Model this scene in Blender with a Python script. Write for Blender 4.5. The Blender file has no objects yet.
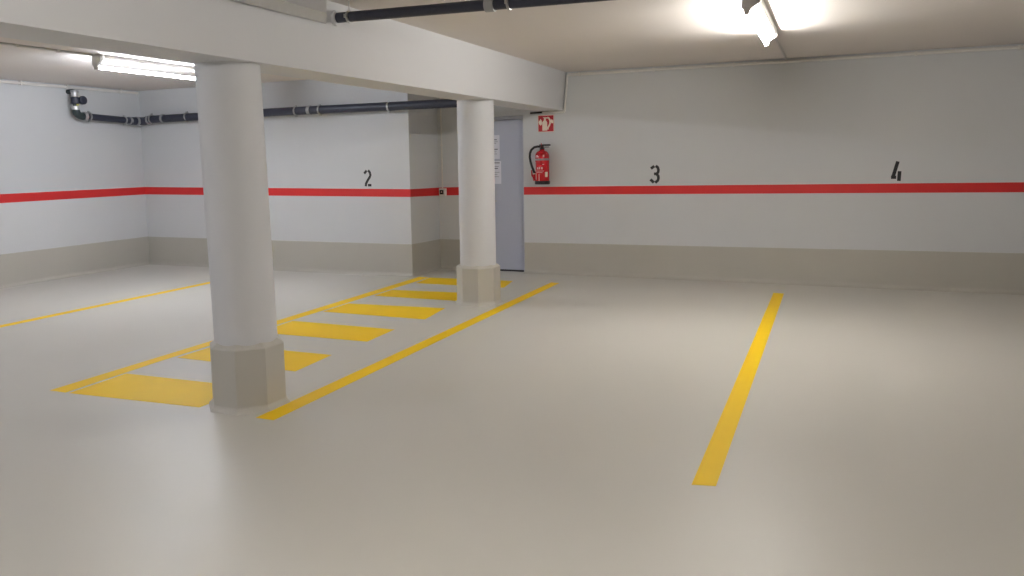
import bpy, bmesh, math, random
from mathutils import Vector, Matrix
random.seed(3)
S = bpy.context.scene
COL = S.collection
PI = math.pi

# ------------------------------------------------------------------ materials
def srgb(c):
    return tuple(((v / 255) / 12.92 if v / 255 <= .04045 else ((v / 255 + .055) / 1.055) ** 2.4) for v in c) + (1,)

def mat(name, c, rough=.6, metal=0, bump=0, bscale=60, var=0, vscale=3, coat=0, rvar=0, spec=.5):
    m = bpy.data.materials.new(name); m.use_nodes = True
    nt = m.node_tree; b = nt.nodes['Principled BSDF']
    col = srgb(c)
    b.inputs['Base Color'].default_value = col
    b.inputs['Roughness'].default_value = rough
    b.inputs['Metallic'].default_value = metal
    b.inputs['Specular IOR Level'].default_value = spec
    b.inputs['Coat Weight'].default_value = coat
    geo = nt.nodes.new('ShaderNodeNewGeometry')
    if var:
        n = nt.nodes.new('ShaderNodeTexNoise'); n.inputs['Scale'].default_value = vscale
        n.inputs['Detail'].default_value = 4
        nt.links.new(geo.outputs['Position'], n.inputs['Vector'])
        mx = nt.nodes.new('ShaderNodeMix'); mx.data_type = 'RGBA'
        mx.inputs[6].default_value = tuple(v * (1 - var) for v in col[:3]) + (1,)
        mx.inputs[7].default_value = tuple(min(1, v * (1 + var)) for v in col[:3]) + (1,)
        nt.links.new(n.outputs['Fac'], mx.inputs[0]); nt.links.new(mx.outputs[2], b.inputs['Base Color'])
        if rvar:
            mr = nt.nodes.new('ShaderNodeMapRange')
            mr.inputs['From Min'].default_value = .3; mr.inputs['From Max'].default_value = .7
            mr.inputs['To Min'].default_value = rough - rvar; mr.inputs['To Max'].default_value = rough + rvar
            nt.links.new(n.outputs['Fac'], mr.inputs['Value']); nt.links.new(mr.outputs[0], b.inputs['Roughness'])
    if bump:
        n = nt.nodes.new('ShaderNodeTexNoise'); n.inputs['Scale'].default_value = bscale
        n.inputs['Detail'].default_value = 3
        nt.links.new(geo.outputs['Position'], n.inputs['Vector'])
        bp = nt.nodes.new('ShaderNodeBump'); bp.inputs['Strength'].default_value = bump
        bp.inputs['Distance'].default_value = .004
        nt.links.new(n.outputs['Fac'], bp.inputs['Height']); nt.links.new(bp.outputs['Normal'], b.inputs['Normal'])
    return m

def emis(name, c, s):
    m = bpy.data.materials.new(name); m.use_nodes = True
    b = m.node_tree.nodes['Principled BSDF']
    b.inputs['Base Color'].default_value = (.9, .9, .9, 1)
    b.inputs['Emission Color'].default_value = tuple(c) + (1,)
    b.inputs['Emission Strength'].default_value = s
    return m

FLOOR = mat('floor_epoxy', (204, 201, 193), .42, var=.025, vscale=1.3, bump=.12, bscale=9, rvar=.05, spec=.5)
WALL = mat('wall_paint', (211, 212, 213), .75, bump=.25, bscale=45, var=.012)
CEIL = mat('ceiling_paint', (226, 219, 214), .85, bump=.3, bscale=30, var=.015)
CONC = mat('concrete_paint', (216, 216, 218), .7, bump=.2, bscale=25, var=.012)
BASE = mat('skirting_epoxy', (186, 182, 172), .5, bump=.1, var=.02)
PLIN = mat('plinth_epoxy', (197, 193, 184), .45, bump=.1, var=.015)
RED = mat('red_stripe_paint', (212, 42, 42), .5)
YEL = mat('yellow_marking_paint', (250, 207, 0), .55, spec=.3, var=.03, vscale=8, bump=.1, bscale=60)
BLACK = mat('black_stencil_paint', (34, 34, 36), .6)
PIPE = mat('pipe_anthracite', (52, 55, 70), .45, var=.04)
PIPEG = mat('elbow_dark_green', (48, 60, 62), .4)
STEEL = mat('galvanised_steel', (190, 190, 190), .35, metal=.85)
CHROME = mat('valve_chrome', (205, 205, 205), .38, metal=.7)
COUP = mat('coupling_grey', (168, 168, 170), .45, metal=.2)
RUBBER = mat('black_plastic', (25, 25, 28), .45)
COND = mat('conduit_pvc', (226, 222, 216), .5)
HOUS = mat('lamp_housing_white', (236, 234, 230), .45)
CAP = mat('lamp_holder_grey', (205, 202, 198), .5)
DOOR = mat('door_blue_grey', (178, 182, 198), .45, var=.02)
DFRAME = mat('door_frame_grey', (190, 192, 204), .45)
XRED = mat('extinguisher_red', (196, 22, 34), .25, coat=.4)
SRED = mat('sign_red', (190, 30, 44), .4)
SWHITE = mat('sign_white', (240, 222, 205), .4)
PAPER = mat('paper_white', (222, 222, 232), .7)
PRINT = mat('printed_grey', (110, 110, 120), .7)
LABEL = mat('label_pale', (225, 190, 190), .5)
GREYL = mat('label_grey_band', (150, 140, 145), .4)
DARK = mat('dark_gap', (40, 40, 44), .8)
YDOT = mat('valve_yellow_tag', (205, 200, 120), .5)
TUBE_R = emis('tube_warm_white', (.985, .962, .91), 70)
TUBE_L = emis('tube_cool_white', (.85, .905, 1.0), 75)

# ------------------------------------------------------------------ helpers
def obj(name, bm, m, parent=None, smooth=False):
    bmesh.ops.recalc_face_normals(bm, faces=bm.faces)
    me = bpy.data.meshes.new(name); bm.to_mesh(me); bm.free()
    if smooth:
        for p in me.polygons: p.use_smooth = True
        try: me.set_sharp_from_angle(angle=math.radians(35))
        except Exception: pass
    me.materials.append(m)
    o = bpy.data.objects.new(name, me); COL.objects.link(o)
    if parent is not None:
        o.parent = parent
        bpy.context.view_layer.update()
        o.matrix_parent_inverse = parent.matrix_world.inverted()
    return o

def tag(o, label, cat, group=None):
    o['label'] = label; o['category'] = cat
    if group: o['group'] = group
    return o

def thing(name, label, cat, loc, group=None):
    o = bpy.data.objects.new(name, None); COL.objects.link(o)
    o.location = loc; o.empty_display_size = .1
    bpy.context.view_layer.update()
    return tag(o, label, cat, group)

def struct(name, bm, m, parent=None, smooth=False):
    o = obj(name, bm, m, parent, smooth)
    if parent is None: o['kind'] = 'structure'
    return o

def add_box(bm, x0, x1, y0, y1, z0, z1, bev=0):
    v = [bm.verts.new((x, y, z)) for x in (x0, x1) for y in (y0, y1) for z in (z0, z1)]
    fs = [bm.faces.new([v[i] for i in f]) for f in
          ((0, 1, 3, 2), (4, 6, 7, 5), (0, 4, 5, 1), (2, 3, 7, 6), (0, 2, 6, 4), (1, 5, 7, 3))]
    bmesh.ops.recalc_face_normals(bm, faces=fs)
    if bev:
        es = {e for f in fs for e in f.edges}
        bmesh.ops.bevel(bm, geom=list(es), offset=bev, segments=2, affect='EDGES', profile=.6)
    return bm

def box(*a, **k): return add_box(bmesh.new(), *a, **k)

def add_prism(bm, pts, axis, a, b):
    """closed 2D outline extruded along one axis from a to b"""
    def P(u, v, w):
        return {'X': (w, u, v), 'Y': (u, w, v), 'Z': (u, v, w)}[axis]
    A = [bm.verts.new(P(u, v, a)) for u, v in pts]; B = [bm.verts.new(P(u, v, b)) for u, v in pts]
    bm.faces.new(A); bm.faces.new(B[::-1])
    n = len(pts)
    for i in range(n): bm.faces.new([A[i], A[(i + 1) % n], B[(i + 1) % n], B[i]])
    return bm

def prism(*a): return add_prism(bmesh.new(), *a)

def add_tube(bm, pts, r, seg=20, caps=True):
    """round tube along a polyline; r may be a number or a list"""
    pts = [Vector(p) for p in pts]; n = len(pts)
    rs = r if isinstance(r, (list, tuple)) else [r] * n
    rings = []; ref = None
    for i, p in enumerate(pts):
        if i == 0: d = pts[1] - p
        elif i == n - 1: d = p - pts[-2]
        else:
            d = (pts[i + 1] - p).normalized() + (p - pts[i - 1]).normalized()
        if d.length < 1e-9: d = (p - pts[i - 1]) if i else pts[1] - p
        d.normalize()
        if ref is None: ref = d.orthogonal().normalized()
        else:
            ref = (ref - d * ref.dot(d))
            ref = ref.normalized() if ref.length > 1e-6 else d.orthogonal().normalized()
        q = d.cross(ref)
        rings.append([bm.verts.new(p + (ref * math.cos(t) + q * math.sin(t)) * rs[i])
                      for t in [2 * PI * k / seg for k in range(seg)]])
    for a, b in zip(rings, rings[1:]):
        for k in range(seg): bm.faces.new([a[k], a[(k + 1) % seg], b[(k + 1) % seg], b[k]])
    if caps: bm.faces.new(rings[0][::-1]); bm.faces.new(rings[-1])
    return bm

def tube(*a, **k): return add_tube(bmesh.new(), *a, **k)

def arc(c, u, v, r, a0, a1, n):
    c, u, v = Vector(c), Vector(u), Vector(v)
    return [c + u * (r * math.cos(a0 + (a1 - a0) * i / n)) + v * (r * math.sin(a0 + (a1 - a0) * i / n)) for i in range(n + 1)]

def add_lathe(bm, prof, cx, cy, seg=48, phase=0):
    """(radius, z) profile turned about a vertical axis"""
    rings = []
    for r, z in prof:
        rings.append([bm.verts.new((cx + r * math.cos(phase + 2 * PI * k / seg), cy + r * math.sin(phase + 2 * PI * k / seg), z)) for k in range(seg)])
    for a, b in zip(rings, rings[1:]):
        for k in range(seg): bm.faces.new([a[k], a[(k + 1) % seg], b[(k + 1) % seg], b[k]])
    bm.faces.new(rings[0][::-1]); bm.faces.new(rings[-1])
    return bm

def ribbon(bm, pts, w, y, t=.002):
    """painted stroke: a polyline of width w on a wall facing -Y, t proud of it"""
    L = []; R = []
    P = [Vector(p) for p in pts]
    for i, p in enumerate(P):
        a = P[max(i - 1, 0)]; b = P[min(i + 1, len(P) - 1)]
        d = (b - a).normalized(); n = Vector((-d.y, d.x))
        L.append(p + n * w / 2); R.append(p - n * w / 2)
    out = [(q.x, q.y) for q in L] + [(q.x, q.y) for q in R[::-1]]
    add_prism(bm, out, 'Y', y - t, y)

# ------------------------------------------------------------------ camera
r = Vector((0.9156, 0.4017, -0.0182)); u = Vector((-0.0281, 0.1095, 0.9936)); f = Vector((-.4, .91, -.112))
yaw, pitch, roll = CAMYPR = (-0.4139, -0.1119, -0.0182)
f = Vector((math.sin(yaw) * math.cos(pitch), math.cos(yaw) * math.cos(pitch), math.sin(pitch)))
r0 = Vector((math.cos(yaw), -math.sin(yaw), 0)); u0 = r0.cross(f)
r = r0 * math.cos(roll) + u0 * math.sin(roll); u = r.cross(f)
cd = bpy.data.cameras.new('camera'); cam = bpy.data.objects.new('camera', cd); COL.objects.link(cam)
cam.matrix_world = Matrix(((r.x, u.x, -f.x, 0), (r.y, u.y, -f.y, 0), (r.z, u.z, -f.z, 1.55), (0, 0, 0, 1)))
cd.sensor_width = 36; cd.lens = 796.27 / 1024 * 36
cd.shift_x = (512 - 482.5) / 1024; cd.shift_y = (248.3 - 288) / 1024
cd.clip_start = .05; cd.clip_end = 100
S.camera = cam

# ------------------------------------------------------------------ the room
XL, XS, XD, XR = -9.81, -5.11, -3.787, 6.4
Y2, Y1, Y3, YF = 9.29, 10.04, 10.13, -6.0
ZC, ZCL = 2.643, 2.68
struct('floor', box(XL - .3, XR + .3, YF - .3, 10.6, -.2, 0), FLOOR)
bm = box(-3.4, XR + .3, YF - .3, 10.6, ZC, 2.95); add_box(bm, XL - .3, -3.4, YF - .3, 10.6, ZCL, 2.95)
struct('ceiling', bm, CEIL)
struct('wall_left', box(XL - .25, XL, YF - .25, Y2 + .25, 0, ZCL), WALL)
struct('wall_back_left', box(XL, XS, Y2, 10.5, 0, ZCL), WALL)
bm = box(XS, -4.50, Y3, 10.5, 0, ZCL)
add_box(bm, -4.50, XD, Y1, 10.5, 2.115, ZCL); add_box(bm, -4.50, XD, 10.20, 10.5, 0, 2.115)
struct('wall_recess', bm, WALL)
struct('wall_back', box(XD, XR + .25, Y1, 10.5, 0, ZCL), WALL)
struct('wall_right', box(XR, XR + .25, YF - .25, Y1, 0, ZCL), WALL)
struct('wall_front', box(XL, XR, YF - .25, YF, 0, ZCL), WALL)

# red painted stripes round the walls (trim), slightly proud of the paint
def stripe_y(name, x0, x1, y, z0, z1):   # z0, z1 = (bottom, top) at both ends
    bm = prism([(x0, z0[0]), (x1, z1[0]), (x1, z1[1]), (x0, z0[1])], 'Y', y - .0015, y)
    return struct(name, bm, RED)
def stripe_x(name, y0, y1, x, z0, z1, s=1):
    bm = prism([(y0, z0[0]), (y1, z1[0]), (y1, z1[1]), (y0, z0[1])], 'X', x, x + .0015 * s)
    return struct(name, bm, RED)
stripe_y('trim_1', XD, XR, Y1, (1.060, 1.164), (1.122, 1.228))
stripe_y('trim_2', XL, XS, Y2, (1.094, 1.208), (1.065, 1.168))
stripe_x('trim_3', YF, Y2, XL, (1.096, 1.212), (1.094, 1.209))
stripe_x('trim_4', Y2, Y3, XS, (1.065, 1.168), (1.043, 1.155))
stripe_y('trim_5', XS, -4.50, Y3, (1.043, 1.155), (1.053, 1.168))

# beige epoxy skirting band with a coved foot
def cove(z):
    p = [(0, z), (.003, z), (.005, z - .004), (.005, .05)]
    p += [(.005 + .045 * (1 - math.cos(t)), .05 - .045 * math.sin(t)) for t in [PI / 2 * k / 5 for k in range(1, 6)]]
    p += [(.056, 0), (0, 0)]
    return p
def band_y(name, x0, x1, y, z0, z1):
    bm = bmesh.new(); a, b = cove(z0), cove(z1)
    A = [bm.verts.new((x0, y - d, z)) for d, z in a]; B = [bm.verts.new((x1, y - d, z)) for d, z in b]
    bm.faces.new(A); bm.faces.new(B[::-1])
    for i in range(len(A)): bm.faces.new([A[i], A[(i + 1) % len(A)], B[(i + 1) % len(A)], B[i]])
    return struct(name, bm, BASE)
def band_x(name, y0, y1, x, z0, z1):
    bm = bmesh.new(); a, b = cove(z0), cove(z1)
    A = [bm.verts.new((x + d, y0, z)) for d, z in a]; B = [bm.verts.new((x + d, y1, z)) for d, z in b]
    bm.faces.new(A); bm.faces.new(B[::-1])
    for i in range(len(A)): bm.faces.new([A[i], A[(i + 1) % len(A)], B[(i + 1) % len(A)], B[i]])
    return struct(name, bm, BASE)
band_y('baseboard_back', XD, XR, Y1, .416, .465)
band_y('baseboard_back_left', XL, XS + .005, Y2, .432, .434)
band_x('baseboard_left', YF, Y2, XL, .436, .434)
band_x('baseboard_recess_side', Y2, Y3, XS, .434, .421)
band_y('baseboard_recess', XS, -4.50, Y3, .421, .421)

# ------------------------------------------------------------------ door in the recess
DZ = 2.112; DX0, DX1 = -4.50, XD
bm = box(DX0, DX0 + .05, Y3 - .03, Y3 + .07, 0, DZ, bev=.004)
add_box(bm, DX1 - .035, DX1, Y3 - .03, Y3 + .07, 0, DZ, bev=.004)
add_box(bm, DX0 + .05, DX1 - .035, Y3 - .03, Y3 + .07, DZ - .04, DZ, bev=.004)
door = struct('door_1', box(DX0 + .055, DX1 - .04, Y3, Y3 + .05, .022, DZ - .044, bev=.003), DOOR)
obj('door_frame', bm, DFRAME, door)
obj('threshold', box(DX0, DX1, Y3 - .01, Y3 + .07, 0, .014), DARK, door)
hb = box(-4.41, -4.37, Y3 - .008, Y3, .88, 1.06, bev=.003)
add_tube(hb, [(-4.39, Y3 - .008, .97), (-4.39, Y3 - .05, .97)], .009, 12)
add_tube(hb, [(-4.39, Y3 - .05, .97), (-4.375, Y3 - .055, .97), (-4.20, Y3 - .055, .97)], .010, 12)
obj('door_handle', hb, STEEL, door, True)

def notice(x0, x1, z0, z1, lines, label):
    o = tag(obj('paper_notice', box(x0, x1, Y3 - .0025, Y3 - .0005, z0, z1), PAPER), label, 'notice', )
    for zz, a, b, h in lines: obj('printed_line', box(x0 + a, x0 + b, Y3 - .0032, Y3 - .0024, zz, zz + h), PRINT, o)
notice(-4.365, -4.168, 1.545, 1.867, [(1.80, .03, .16, .012), (1.775, .03, .17, .006), (1.755, .03, .15, .006), (1.67, .03, .17, .012), (1.64, .03, .15, .005), (1.61, .03, .16, .005)],
       'upper white paper notice taped to the grey door behind the far column')
notice(-4.355, -4.150, 1.205, 1.515, [(1.485, .02, .185, .012), (1.44, .02, .17, .006), (1.41, .02, .16, .012), (1.36, .02, .18, .005), (1.33, .02, .15, .005), (1.30, .02, .17, .005)],
       'lower white paper notice on the grey door, just above red stripe height')

# ------------------------------------------------------------------ beam and columns
beam = tag(obj('ceiling_beam', prism([(-3.594, 2.159), (-3.223, 2.159), (-3.182, 2.70), (-3.594, 2.70)], 'Y', YF, Y1), CONC),
           'white painted concrete beam running overhead across both round columns', 'beam')
cb = bmesh.new()
add_prism(cb, [(-3.19, YF), (-2.955, YF), (-2.955, 4.35), (-3.19, 4.68)], 'Z', 2.484, ZC + .02)
obj('side_casing', cb, CONC, beam)

def column(x, y, label, R=.250, r=.2, top=.385, lean=0):
    t = thing('support_column', label, 'column', (x, y, 0), )
    bm = add_lathe(bmesh.new(), [(r, top - .03), (r, 2.17)], x, y, 72)
    for v in bm.verts:
        if v.co.z > 1: v.co.x -= lean
        else: v.co.x += 0
    obj('shaft', bm, CONC, t, True)
    rr = R
    bm = add_lathe(bmesh.new(), [(rr + .028, 0), (rr + .022, .010), (rr + .007, .024), (rr, .036), (rr, top - .025),
                                 (rr - .004, top - .018), (r + .020, top - .004), (r + .004, top + .006), (r - .01, top + .008)], x, y, 8, PI / 8)
    obj('base', bm, PLIN, t)
    return t
column(-3.432, 4.0, 'thick round white column nearest the camera, octagonal beige base among the yellow bars', R=.240, top=.422, lean=.035, r=.196)
column(-3.480, 7.80, 'farther round white column in front of the grey door, octagonal beige base', R=.237, top=.42, lean=.0, r=.194)

# ------------------------------------------------------------------ floor markings
def mark(name, pts, label, cat, group=None):
    bm = prism(pts, 'Z', .0002, .0016)
    return tag(obj(name, bm, YEL), label, cat, group)
mark('parking_line', [(-.568, 3.70), (-.459, 3.725), (-.453, 9.345), (-.564, 9.352)],
     'single yellow bay line on the open floor between wall numbers 3 and 4', 'floor line')
mark('parking_line', [(-3.19, 3.765), (-3.055, 3.765), (-3.063, 9.33), (-3.178, 9.35)],
     'long yellow line passing close right of both round columns', 'floor line')
mark('parking_line', [(-7.50, 1.2), (-7.39, 1.2), (-7.385, 9.0), (-7.495, 9.0)],
     'thin yellow line farthest left on the floor, running behind the near column', 'floor line')
mark('parking_line', [(-4.955, 3.735), (-4.80, 3.735), (-4.845, 4.6), (-4.86, 9.27), (-5.01, 9.29), (-4.965, 5.3)],
     'yellow outline along the left ends of the yellow cross bars', 'floor line')
bars = [
    ([(-4.765, 3.735), (-3.672, 3.805), (-3.655, 4.29), (-4.80, 4.255)], 'biggest yellow bar, left of the near column base, first of the row'),
    ([(-4.80, 4.765), (-3.625, 4.742), (-3.655, 5.26), (-4.80, 5.26)], 'second yellow bar of the row, passing behind the near column base'),
    ([(-4.80, 5.755), (-3.635, 5.765), (-3.656, 6.275), (-4.815, 6.30)], 'third yellow bar of the row, starting just right of the near column'),
    ([(-4.81, 6.80), (-3.607, 6.778), (-3.678, 7.37), (-4.825, 7.29)], 'fourth yellow bar of the row, ending just left of the far column'),
    ([(-4.81, 7.81), (-3.61, 7.80), (-3.64, 8.33), (-4.82, 8.24)], 'fifth yellow bar of the row, its right end hidden by the far column base'),
    ([(-4.79, 8.79), (-3.589, 8.795), (-3.68, 9.315), (-4.84, 9.27)], 'farthest yellow bar of the row, showing on both sides of the far column base'),
]
for pts, lab in bars: mark('floor_bar', pts, lab, 'floor bar', 'yellow cross bars between the column row and the outline')

# ------------------------------------------------------------------ stencilled numbers
def number(strokes, w, y, label):
    bm = bmesh.new()
    for i, s in enumerate(strokes): ribbon(bm, s, w, y, .0014 + .0003 * i)
    return tag(obj('stencilled_number', bm, BLACK), label, 'number')
number([[(-5.812, 1.380), (-5.772, 1.420)],
        [(-5.748, 1.424), (-5.722, 1.392), (-5.7144, 1.358), (-5.725, 1.335), (-5.7584, 1.290), (-5.788, 1.245), (-5.794, 1.208)],
        [(-5.758, 1.2225), (-5.704, 1.2225)]], .034, Y2, 'black stencilled 2 above the red stripe, left of the wall corner')
number([[(-2.0834, 1.389), (-2.0414, 1.421)],
        [(-2.024, 1.424), (-1.998, 1.402), (-1.989, 1.370), (-1.995, 1.342), (-2.0105, 1.326), (-2.045, 1.3228)],
        [(-2.018, 1.326), (-1.992, 1.298), (-1.9886, 1.268), (-1.998, 1.240), (-2.029, 1.213)],
        [(-2.0893, 1.2547), (-2.0457, 1.2144)]], .035, Y1, 'black stencilled 3 above the red stripe on the long back wall')
number([[(.668, 1.438), (.626, 1.268)], [(.605, 1.262), (.657, 1.262)], [(.689, 1.329), (.685, 1.220)]], .037, Y1,
       'black stencilled 4 above the red stripe near the right edge')

# ------------------------------------------------------------------ fire extinguisher
EX, EY = -3.484, 9.925
ext = thing('fire_extinguisher', 'red fire extinguisher with black hose hung on the wall beside the grey door', 'fire extinguisher', (EX, EY, 1.205))
R = .093
obj('cylinder', add_lathe(bmesh.new(), [(R - .004, 1.225), (R, 1.232), (R, 1.575), (R - .006, 1.600), (R - .022, 1.624), (R - .045, 1.640), (.032, 1.648), (.028, 1.66)], EX, EY, 40), XRED, ext, True)
obj('base_ring', add_lathe(bmesh.new(), [(R - .004, 1.203), (R + .007, 1.207), (R + .007, 1.246), (R, 1.250)], EX, EY, 40), RUBBER, ext, True)
vb = add_lathe(bmesh.new(), [(.03, 1.655), (.034, 1.66), (.034, 1.672), (.022, 1.676), (.022, 1.70), (.028, 1.702), (.028, 1.715), (.01, 1.717)], EX, EY, 20)
valve = obj('valve', vb, RUBBER, ext, True)
hb = box(EX - .035, EX + .115, EY - .015, EY + .015, 1.702, 1.724, bev=.004)
add_box(hb, EX + .01, EX + .100, EY - .009, EY + .009, 1.682, 1.692, bev=.003)
obj('lever', hb, RUBBER, valve)
obj('safety_pin', tube([(EX - .006, EY - .022, 1.742), (EX + .0, EY - .022, 1.722), (EX + .004, EY - .02, 1.70)], .005, 8), SRED, valve, True)
obj('hose', tube([(EX - .02, EY - .005, 1.694), (EX - .06, EY - .008, 1.697), (EX - .105, EY - .01, 1.687), (EX - .145, EY - .01, 1.655), (EX - .165, EY - .01, 1.61),
                  (EX - .168, EY - .01, 1.56), (EX - .158, EY - .01, 1.50), (EX - .14, EY - .012, 1.44), (EX - .12, EY - .012, 1.39), (EX - .102, EY - .012, 1.345)], .0155, 12), RUBBER, ext, True)
nz = obj('nozzle', tube([(EX - .104, EY - .012, 1.35), (EX - .100, EY - .012, 1.335), (EX - .108, EY - .012, 1.30), (EX - .103, EY - .012, 1.25)], [.012, .02, .024, .018], 14), XRED, ext, True)
obj('nozzle_clip', box(EX - .118, EX - .086, EY - .035, EY + .006, 1.338, 1.348, bev=.002), SWHITE, nz)
obj('nozzle_grip', tube([(EX - .145, EY - .012, 1.39), (EX - .138, EY - .012, 1.32), (EX - .118, EY - .012, 1.285)], [.008, .012, .008], 10), XRED, nz, True)
def wrap(name, a0, a1, z0, z1, m, dr=.0012):
    bm = bmesh.new(); n = 10
    A = []; B = []; C = []; D = []
    for i in range(n + 1):
        t = math.radians(a0 + (a1 - a0) * i / n)   # 0 = toward the viewer (-Y), positive to +X
        for L, rr, z in ((A, R + dr, z0), (B, R + dr, z1), (C, R - .001, z0), (D, R - .001, z1)):
            L.append(bm.verts.new((EX + rr * math.sin(t), EY - rr * math.cos(t), z)))
    for i in range(n):
        bm.faces.new([A[i], A[i + 1], B[i + 1], B[i]]); bm.faces.new([C[i + 1], C[i], D[i], D[i + 1]])
        bm.faces.new([B[i], B[i + 1], D[i + 1], D[i]]); bm.faces.new([A[i + 1], A[i], C[i], C[i + 1]])
    bm.faces.new([A[0], B[0], D[0], C[0]]); bm.faces.new([A[-1], C[-1], D[-1], B[-1]])
    return bm
obj('retaining_band', wrap('b', -89, 89, 1.515, 1.540, GREYL), GREYL, ext, True)
for a0, a1, z0, z1 in ((-52, -42, 1.37, 1.50), (-46, -12, 1.556, 1.568), (-40, -20, 1.575, 1.582), (-8, 2, 1.40, 1.43), (10, 22, 1.40, 1.43), (-26, -14, 1.40, 1.425), (-40, 30, 1.375, 1.381), (-40, 20, 1.355, 1.361), (-44, -36, 1.27, 1.35), (-10, -5, 1.25, 1.34), (20, 34, 1.46, 1.468)):
    obj('instruction_print', wrap('l', a0, a1, z0, z1, LABEL), LABEL, ext)
obj('inspection_label', wrap('i', 42, 66, 1.30, 1.365, SWHITE), SWHITE, ext)
br = box(EX - .03, EX + .03, EY + .07, Y1, 1.25, 1.60, bev=.003)
obj('wall_bracket', br, RUBBER, ext)

# fire extinguisher sign
sx0, sx1, sz0, sz1 = -3.578, -3.354, 1.886, 2.106
sg = tag(obj('fire_extinguisher_sign', box(sx0, sx1, Y1 - .004, Y1, sz0, sz1), SRED), 'small square red sign with white pictogram above the fire extinguisher', 'sign')
W = sx1 - sx0
def sp(pts): return [(sx0 + a * W, sz1 - b * W) for a, b in pts]
bm = bmesh.new()
# coordinates as fractions of the sign: extinguisher body, valve, hose arc, flame
add_prism(bm, sp([(.28, .90), (.28, .42), (.34, .33), (.43, .28), (.52, .33), (.58, .42), (.58, .90)]), 'Y', Y1 - .0055, Y1 - .0038)
add_prism(bm, sp([(.38, .30), (.38, .18), (.30, .13), (.62, .13), (.62, .20), (.50, .20), (.50, .30)]), 'Y', Y1 - .0055, Y1 - .0038)
def ribs(pts, w):
    P = sp(pts); ribbon(bm, P, w, Y1 - .0038, .0017)
ribs([(.60, .14), (.70, .20), (.76, .32), (.76, .48), (.70, .62), (.62, .74), (.62, .84)], .022)
add_prism(bm, sp([(.08, .52), (.05, .40), (.09, .28), (.13, .36), (.17, .20), (.24, .32), (.27, .46), (.24, .56), (.16, .60)]), 'Y', Y1 - .0055, Y1 - .0038)
add_prism(bm, sp([(.82, .44), (.80, .34), (.86, .24), (.90, .32), (.95, .28), (.95, .46), (.88, .50)]), 'Y', Y1 - .0055, Y1 - .0038)
for a, b, c, d in ((0, 1, 0, .03), (0, 1, .955, .985), (0, .03, .03, .955), (.97, 1, .03, .955)):
    x0, x1 = sx0 + a * W, sx0 + b * W; add_box(bm, x0, x1, Y1 - .0052, Y1 - .0038, sz1 - d * W, sz1 - c * W)
obj('pictogram', bm, SWHITE, sg)

# ------------------------------------------------------------------ fluorescent lamps
def lamp(x, y0, y1, zc, tubem, label, tz=2.53, off=-.02):
    t = thing('ceiling_light', label, 'ceiling light', (x, (y0 + y1) / 2, zc), )
    hx = x + .032
    obj('housing', add_prism(bmesh.new(), [(hx - .032, zc - .002), (hx - .032, zc - .035), (hx - .018, zc - .048), (hx + .018, zc - .048), (hx + .032, zc - .035), (hx + .032, zc - .002)], 'Y', y0 + .02, y1 + .12), HOUS, t)
    for y, s in ((y0, 1), (y1, -1)):
        cb = bmesh.new()
        # lamp holder: a block from the housing that narrows to a round socket on the tube
        ya, yb = (y - .035, y) if s > 0 else (y, y + .035)
        add_prism(cb, [(x - (.055 if s > 0 else .02), zc - .003), (hx + .036, zc - .003), (hx + .034, zc - .06), (x + off + .036, tz + .022), (x + off + .022, tz + .010), (x + off + .014, tz - .024), (x + off - .014, tz - .024), (x + off - .022, tz + .010), (x - (.058 if s > 0 else .04), tz + .022)], 'Y', ya, yb)
        obj('lamp_holder', cb, CAP, t)
    tb = add_tube(bmesh.new(), [(x + off, y0 - .002, tz), (x + off, y1 + .002, tz)], .017, 16)
    obj('tube', tb, tubem, t, True)
    return t
lamp(-.55, 5.93, 7.68, ZC, TUBE_R, 'fluorescent tube light at the top edge above the right parking bays')
lamp(-6.93, 6.07, 7.72, ZCL, TUBE_L, 'fluorescent tube light left of the near column, under the left ceiling', tz=2.556)
lamp(-.55, .2, 1.89, ZC, TUBE_R, 'added unseen fill light, a tube above the camera over the right parking bays')  # extra lamp outside the frame, added to brighten the near floor
lamp(-6.93, .3, 1.99, ZCL, TUBE_L, 'added unseen fill light, a tube beyond the left edge over the left parking bays', tz=2.556)  # second added lamp, out of view, fills the near floor from the left

# ------------------------------------------------------------------ cable conduits
def conduit(pts, r, label, clips=(), m=COND, cr=None):
    t = thing('cable_conduit', label, 'conduit', pts[0])
    obj('pipe_run', tube(pts, r, 12), m, t, True)
    for (x, y, z, ax) in clips:
        c = r + .006
        if ax == 'X': b = box(x - .011, x + .011, y - c, y + c + .01, z - c, z + c, bev=.002)
        elif ax == 'Y': b = box(x - c, x + c, y - .011, y + .011, z - c, z + c + .01, bev=.002)
        else: b = box(x - c, x + c, y - c, y + c + .01, z - .011, z + .011, bev=.002)
        obj('clip', b, COND, t)
    return t
yc = Y1 - .034
conduit([(-3.15, yc, ZC - .040), (XR, yc, ZC - .040)], .017, 'white conduit along the top of the long back wall under the ceiling',
        [(-3.0 + .95 * k, yc, ZC - .040, 'X') for k in range(8)])
conduit([(-3.155, yc, ZC - .04), (-3.16, yc, 2.58), (-3.195, yc, 2.18), (-3.200, yc, 2.14)], .014, 'short upright white conduit in the corner where beam meets back wall')
conduit([(-3.20, yc, 2.138), (-3.50, yc, 2.138)], .016, 'short level white conduit under the beam just above the red sign',
        [(-3.40, yc, 2.138, 'X')])
tag(obj('cable_sleeve', tube([(-3.502, Y1 - .011, 2.142), (-3.68, Y1 - .011, 2.138)], .011, 10), RUBBER, None, True), 'short black cable end left of the conduit above the red sign', 'cable')
conduit([(XL + .05, YF, ZCL - .038), (XL + .05, 9.22, ZCL - .038)], .019, 'white conduit along the top of the left wall above the dark pipe',
        [(XL + .05, y, ZCL - .038, 'Y') for y in (5.3, 6.4, 7.29, 7.98, 8.9)])
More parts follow.
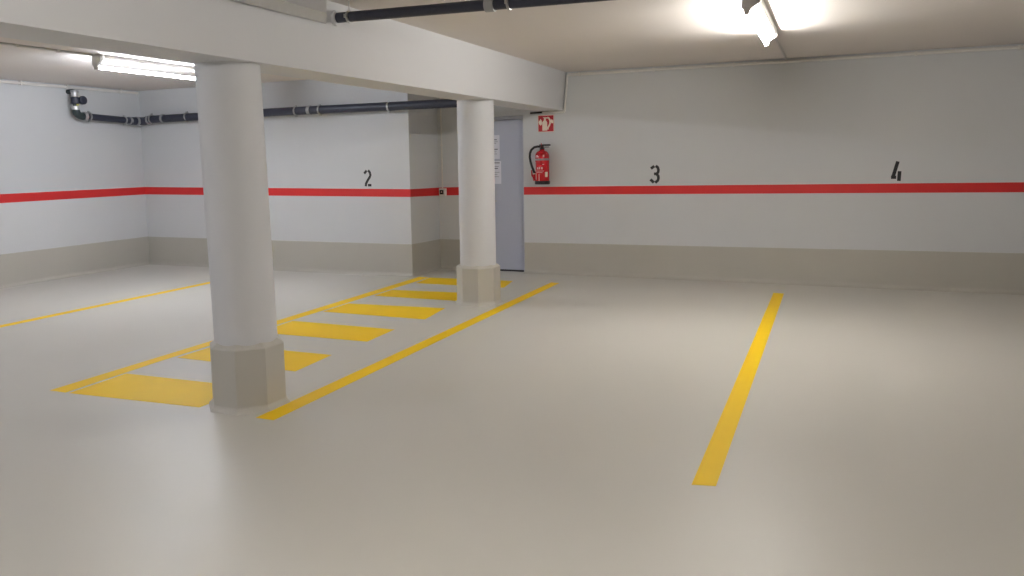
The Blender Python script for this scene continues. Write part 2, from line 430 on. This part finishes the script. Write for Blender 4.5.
conduit([(-6.93, 3.1, ZCL - .011), (-6.93, 6.0, ZCL - .011)], .011, 'thin grey conduit on the left ceiling leading to the left light',
        [(-6.93, y, ZCL - .012, 'Y') for y in (4.2, 5.17, 5.6)], m=CAP)
conduit([(-.525, 7.77, ZC - .012), (-.525, Y1 - .04, ZC - .012)], .012, 'thin conduit on the ceiling from the right light to the back wall',
        [], m=CAP)
conduit([(-5.045, Y3 - .014, 1.15), (-5.045, Y3 - .014, ZCL)], .010, 'thin upright conduit in the dark recess rising from the small switch box',
        [(-5.045, Y3 - .014, 1.75, 'Z')])

sb = thing('switch_box', 'small square switch box on the red stripe inside the dark recess', 'switch', (-5.035, Y3, 1.05))
obj('box', box(-5.085, -4.985, Y3 - .05, Y3, 1.04, 1.145, bev=.006), COND, sb)
sw = obj('switch_insert', box(-5.072, -5.012, Y3 - .056, Y3 - .048, 1.062, 1.124, bev=.003), RUBBER, sb)
obj('indicator', tube([(-5.040, Y3 - .060, 1.095), (-5.040, Y3 - .054, 1.095)], .009, 12), SWHITE, sw)

# ------------------------------------------------------------------ dark pipes
def ring(name, parent, c, ax, r, w, m, lip=0):
    """a band round a pipe: clamp or coupling"""
    c = Vector(c); d = {'X': Vector((1, 0, 0)), 'Y': Vector((0, 1, 0)), 'Z': Vector((0, 0, 1))}[ax]
    pts = [c - d * w / 2, c - d * w / 2 * .98, c + d * w / 2 * .98, c + d * w / 2]
    return obj(name, tube(pts, [r * .8, r, r, r * .8], 24), m, parent, True)

def wclamp(parent, c, ax, r, wall=None, m=STEEL):
    """pipe clamp: steel band with bolt lugs and a threaded rod to the wall or ceiling"""
    c = Vector(c); d = {'X': Vector((1, 0, 0)), 'Y': Vector((0, 1, 0))}[ax]
    bm = bmesh.new()
    add_tube(bm, [c - d * .011, c - d * .0105, c + d * .0105, c + d * .011], [r, r + .005, r + .005, r], 24)
    for s in (1, -1):
        z = c.z + s * (r + .010)
        add_box(bm, c.x - .012, c.x + .012, c.y - .012, c.y + .012, z - .010, z + .010)
    if wall is not None: add_tube(bm, [c, Vector(wall)], .006, 8)
    return obj('clamp', bm, m, parent, True)

PR = .053
px_, py_, pz_ = -9.68, 9.16, 2.225
wp = thing('water_pipe', 'dark insulated pipe rounding the left wall corner and passing behind both columns', 'pipe', (-9.68, 8.05, 2.25))
rise = [(-9.68, 8.035, 2.66), (-9.68, 8.035, 2.30)]
bm = tube([(XL - .01, 8.035, 2.584), (-9.72, 8.035, 2.584), (-9.692, 8.035, 2.578), (-9.68, 8.035, 2.55), (-9.68, 8.035, 2.33)], .032, 20)
obj('riser', bm, PIPEG, wp, True)
obj('elbow', tube([Vector((-9.68, 8.035, 2.345))] + arc((-9.68, 8.125, 2.335), (0, -1, 0), (0, 0, -1), .088, 0, PI / 2, 8) + [Vector((-9.68, 8.15, 2.247))], .052, 20), PIPEG, wp, True)
ring('coupling', wp, (-9.68, 8.035, 2.582), 'Z', .054, .03, COUP)
ring('coupling', wp, (-9.68, 8.035, 2.545), 'Z', .046, .07, CHROME)
vbod = obj('valve', tube([(-9.68, 8.035, 2.508), (-9.68, 8.035, 2.50), (-9.68, 8.035, 2.42), (-9.68, 8.035, 2.412)], [.04, .056, .056, .04], 20), PIPE, wp, True)
obj('handwheel', tube([(-9.70, 8.110, 2.463), (-9.66, 8.110, 2.463), (-9.635, 8.110, 2.463), (-9.60, 8.110, 2.463), (-9.592, 8.110, 2.463)], [.04, .045, .059, .059, .046], 22), PIPE, vbod, True)
obj('tag', box(-9.632, -9.620, 8.01, 8.05, 2.385, 2.41, bev=.002), YDOT, wp)
ring('coupling', wp, (-9.68, 8.035, 2.355), 'Z', .056, .05, CHROME)
ring('coupling', wp, (-9.68, 8.175, 2.247), 'Y', .062, .045, COUP)
wclamp(wp, (-9.68, 8.245, 2.245), 'Y', .058, (XL, 8.245, 2.245))
obj('pipe_run', tube([(-9.68, 8.14, 2.248), (-9.68, 8.98, 2.215)], .047, 24), PIPE, wp, True)
wclamp(wp, (-9.68, 8.865, 2.218), 'Y', .052, (XL, 8.865, 2.218))
ring('coupling', wp, (-9.68, 8.965, 2.212), 'Y', .060, .035, COUP)
obj('elbow', tube([Vector((-9.68, 8.96, 2.21))] + arc((-9.58, 9.05, 2.212), (-1, 0, 0), (0, 1, 0), .105, 0, PI / 2, 8) + [Vector((-9.53, 9.157, 2.224))], .060, 20), PIPE, wp, True)
ring('coupling', wp, (-9.665, 9.085, 2.210), 'Y', .068, .028, COUP)
ring('coupling', wp, (-9.500, 9.16, 2.228), 'X', .064, .032, COUP)
wclamp(wp, (-9.442, 9.16, 2.238), 'X', .062, (-9.442, Y2, 2.238))
ring('coupling', wp, (-9.215, 9.16, 2.240), 'X', .063, .038, COUP)
obj('pipe_run', tube([(-9.53, 9.16, 2.232), (-7.0, 9.16, 2.252), (-3.58, 9.16, 2.252)], .056, 24), PIPE, wp, True)
for x in (-8.748, -7.7, -6.791, -6.395, -5.318, -4.3):
    wclamp(wp, (x, 9.16, 2.248), 'X', .059, (x, Y2 if x < XS else Y3, 2.248))
ring('coupling', wp, (-6.567, 9.16, 2.252), 'X', .064, .045, COUP)

up = thing('water_pipe', 'dark pipe hung from the right ceiling, coming out of the beam side', 'pipe', (-3.2, 4.794, 2.537))
obj('pipe_run', tube([(-3.25, 4.794, 2.54), (3.6, 4.794, 2.44)], .035, 24), PIPE, up, True)
ring('wall_sleeve', up, (-3.195, 4.794, 2.538), 'X', .052, .05, CONC)
def ucl(x, w=.016):
    z = 2.5375 - (x + 3.1) * .0147
    bm = tube([(x - w / 2, 4.794, z), (x - w / 2 + .001, 4.794, z), (x + w / 2 - .001, 4.794, z), (x + w / 2, 4.794, z)], [.036, .043, .043, .036], 24)
    add_box(bm, x - .009, x + .009, 4.794 - .058, 4.794 - .036, z - .012, z + .012)
    add_box(bm, x - .009, x + .009, 4.794 + .036, 4.794 + .058, z - .012, z + .012)
    add_tube(bm, [(x, 4.794, z + .03), (x, 4.794, ZC)], .0035, 8)
    obj('clamp', bm, STEEL, up, True)
for x in (-3.075, -1.893, -.6, .7, 2.0, 3.3): ucl(x)
ring('coupling', up, (-2.022, 4.794, 2.521), 'X', .044, .062, COUP)

# ------------------------------------------------------------------ world and view
w = bpy.data.worlds.new('world'); S.world = w; w.use_nodes = True
w.node_tree.nodes['Background'].inputs[0].default_value = (0, 0, 0, 1)
w.node_tree.nodes['Background'].inputs[1].default_value = 0
vs = S.view_settings
S.display_settings.display_device = 'sRGB'
vs.view_transform = 'Standard'; vs.look = 'None'; vs.gamma = 1; vs.use_curve_mapping = False
vs.exposure = 1.31
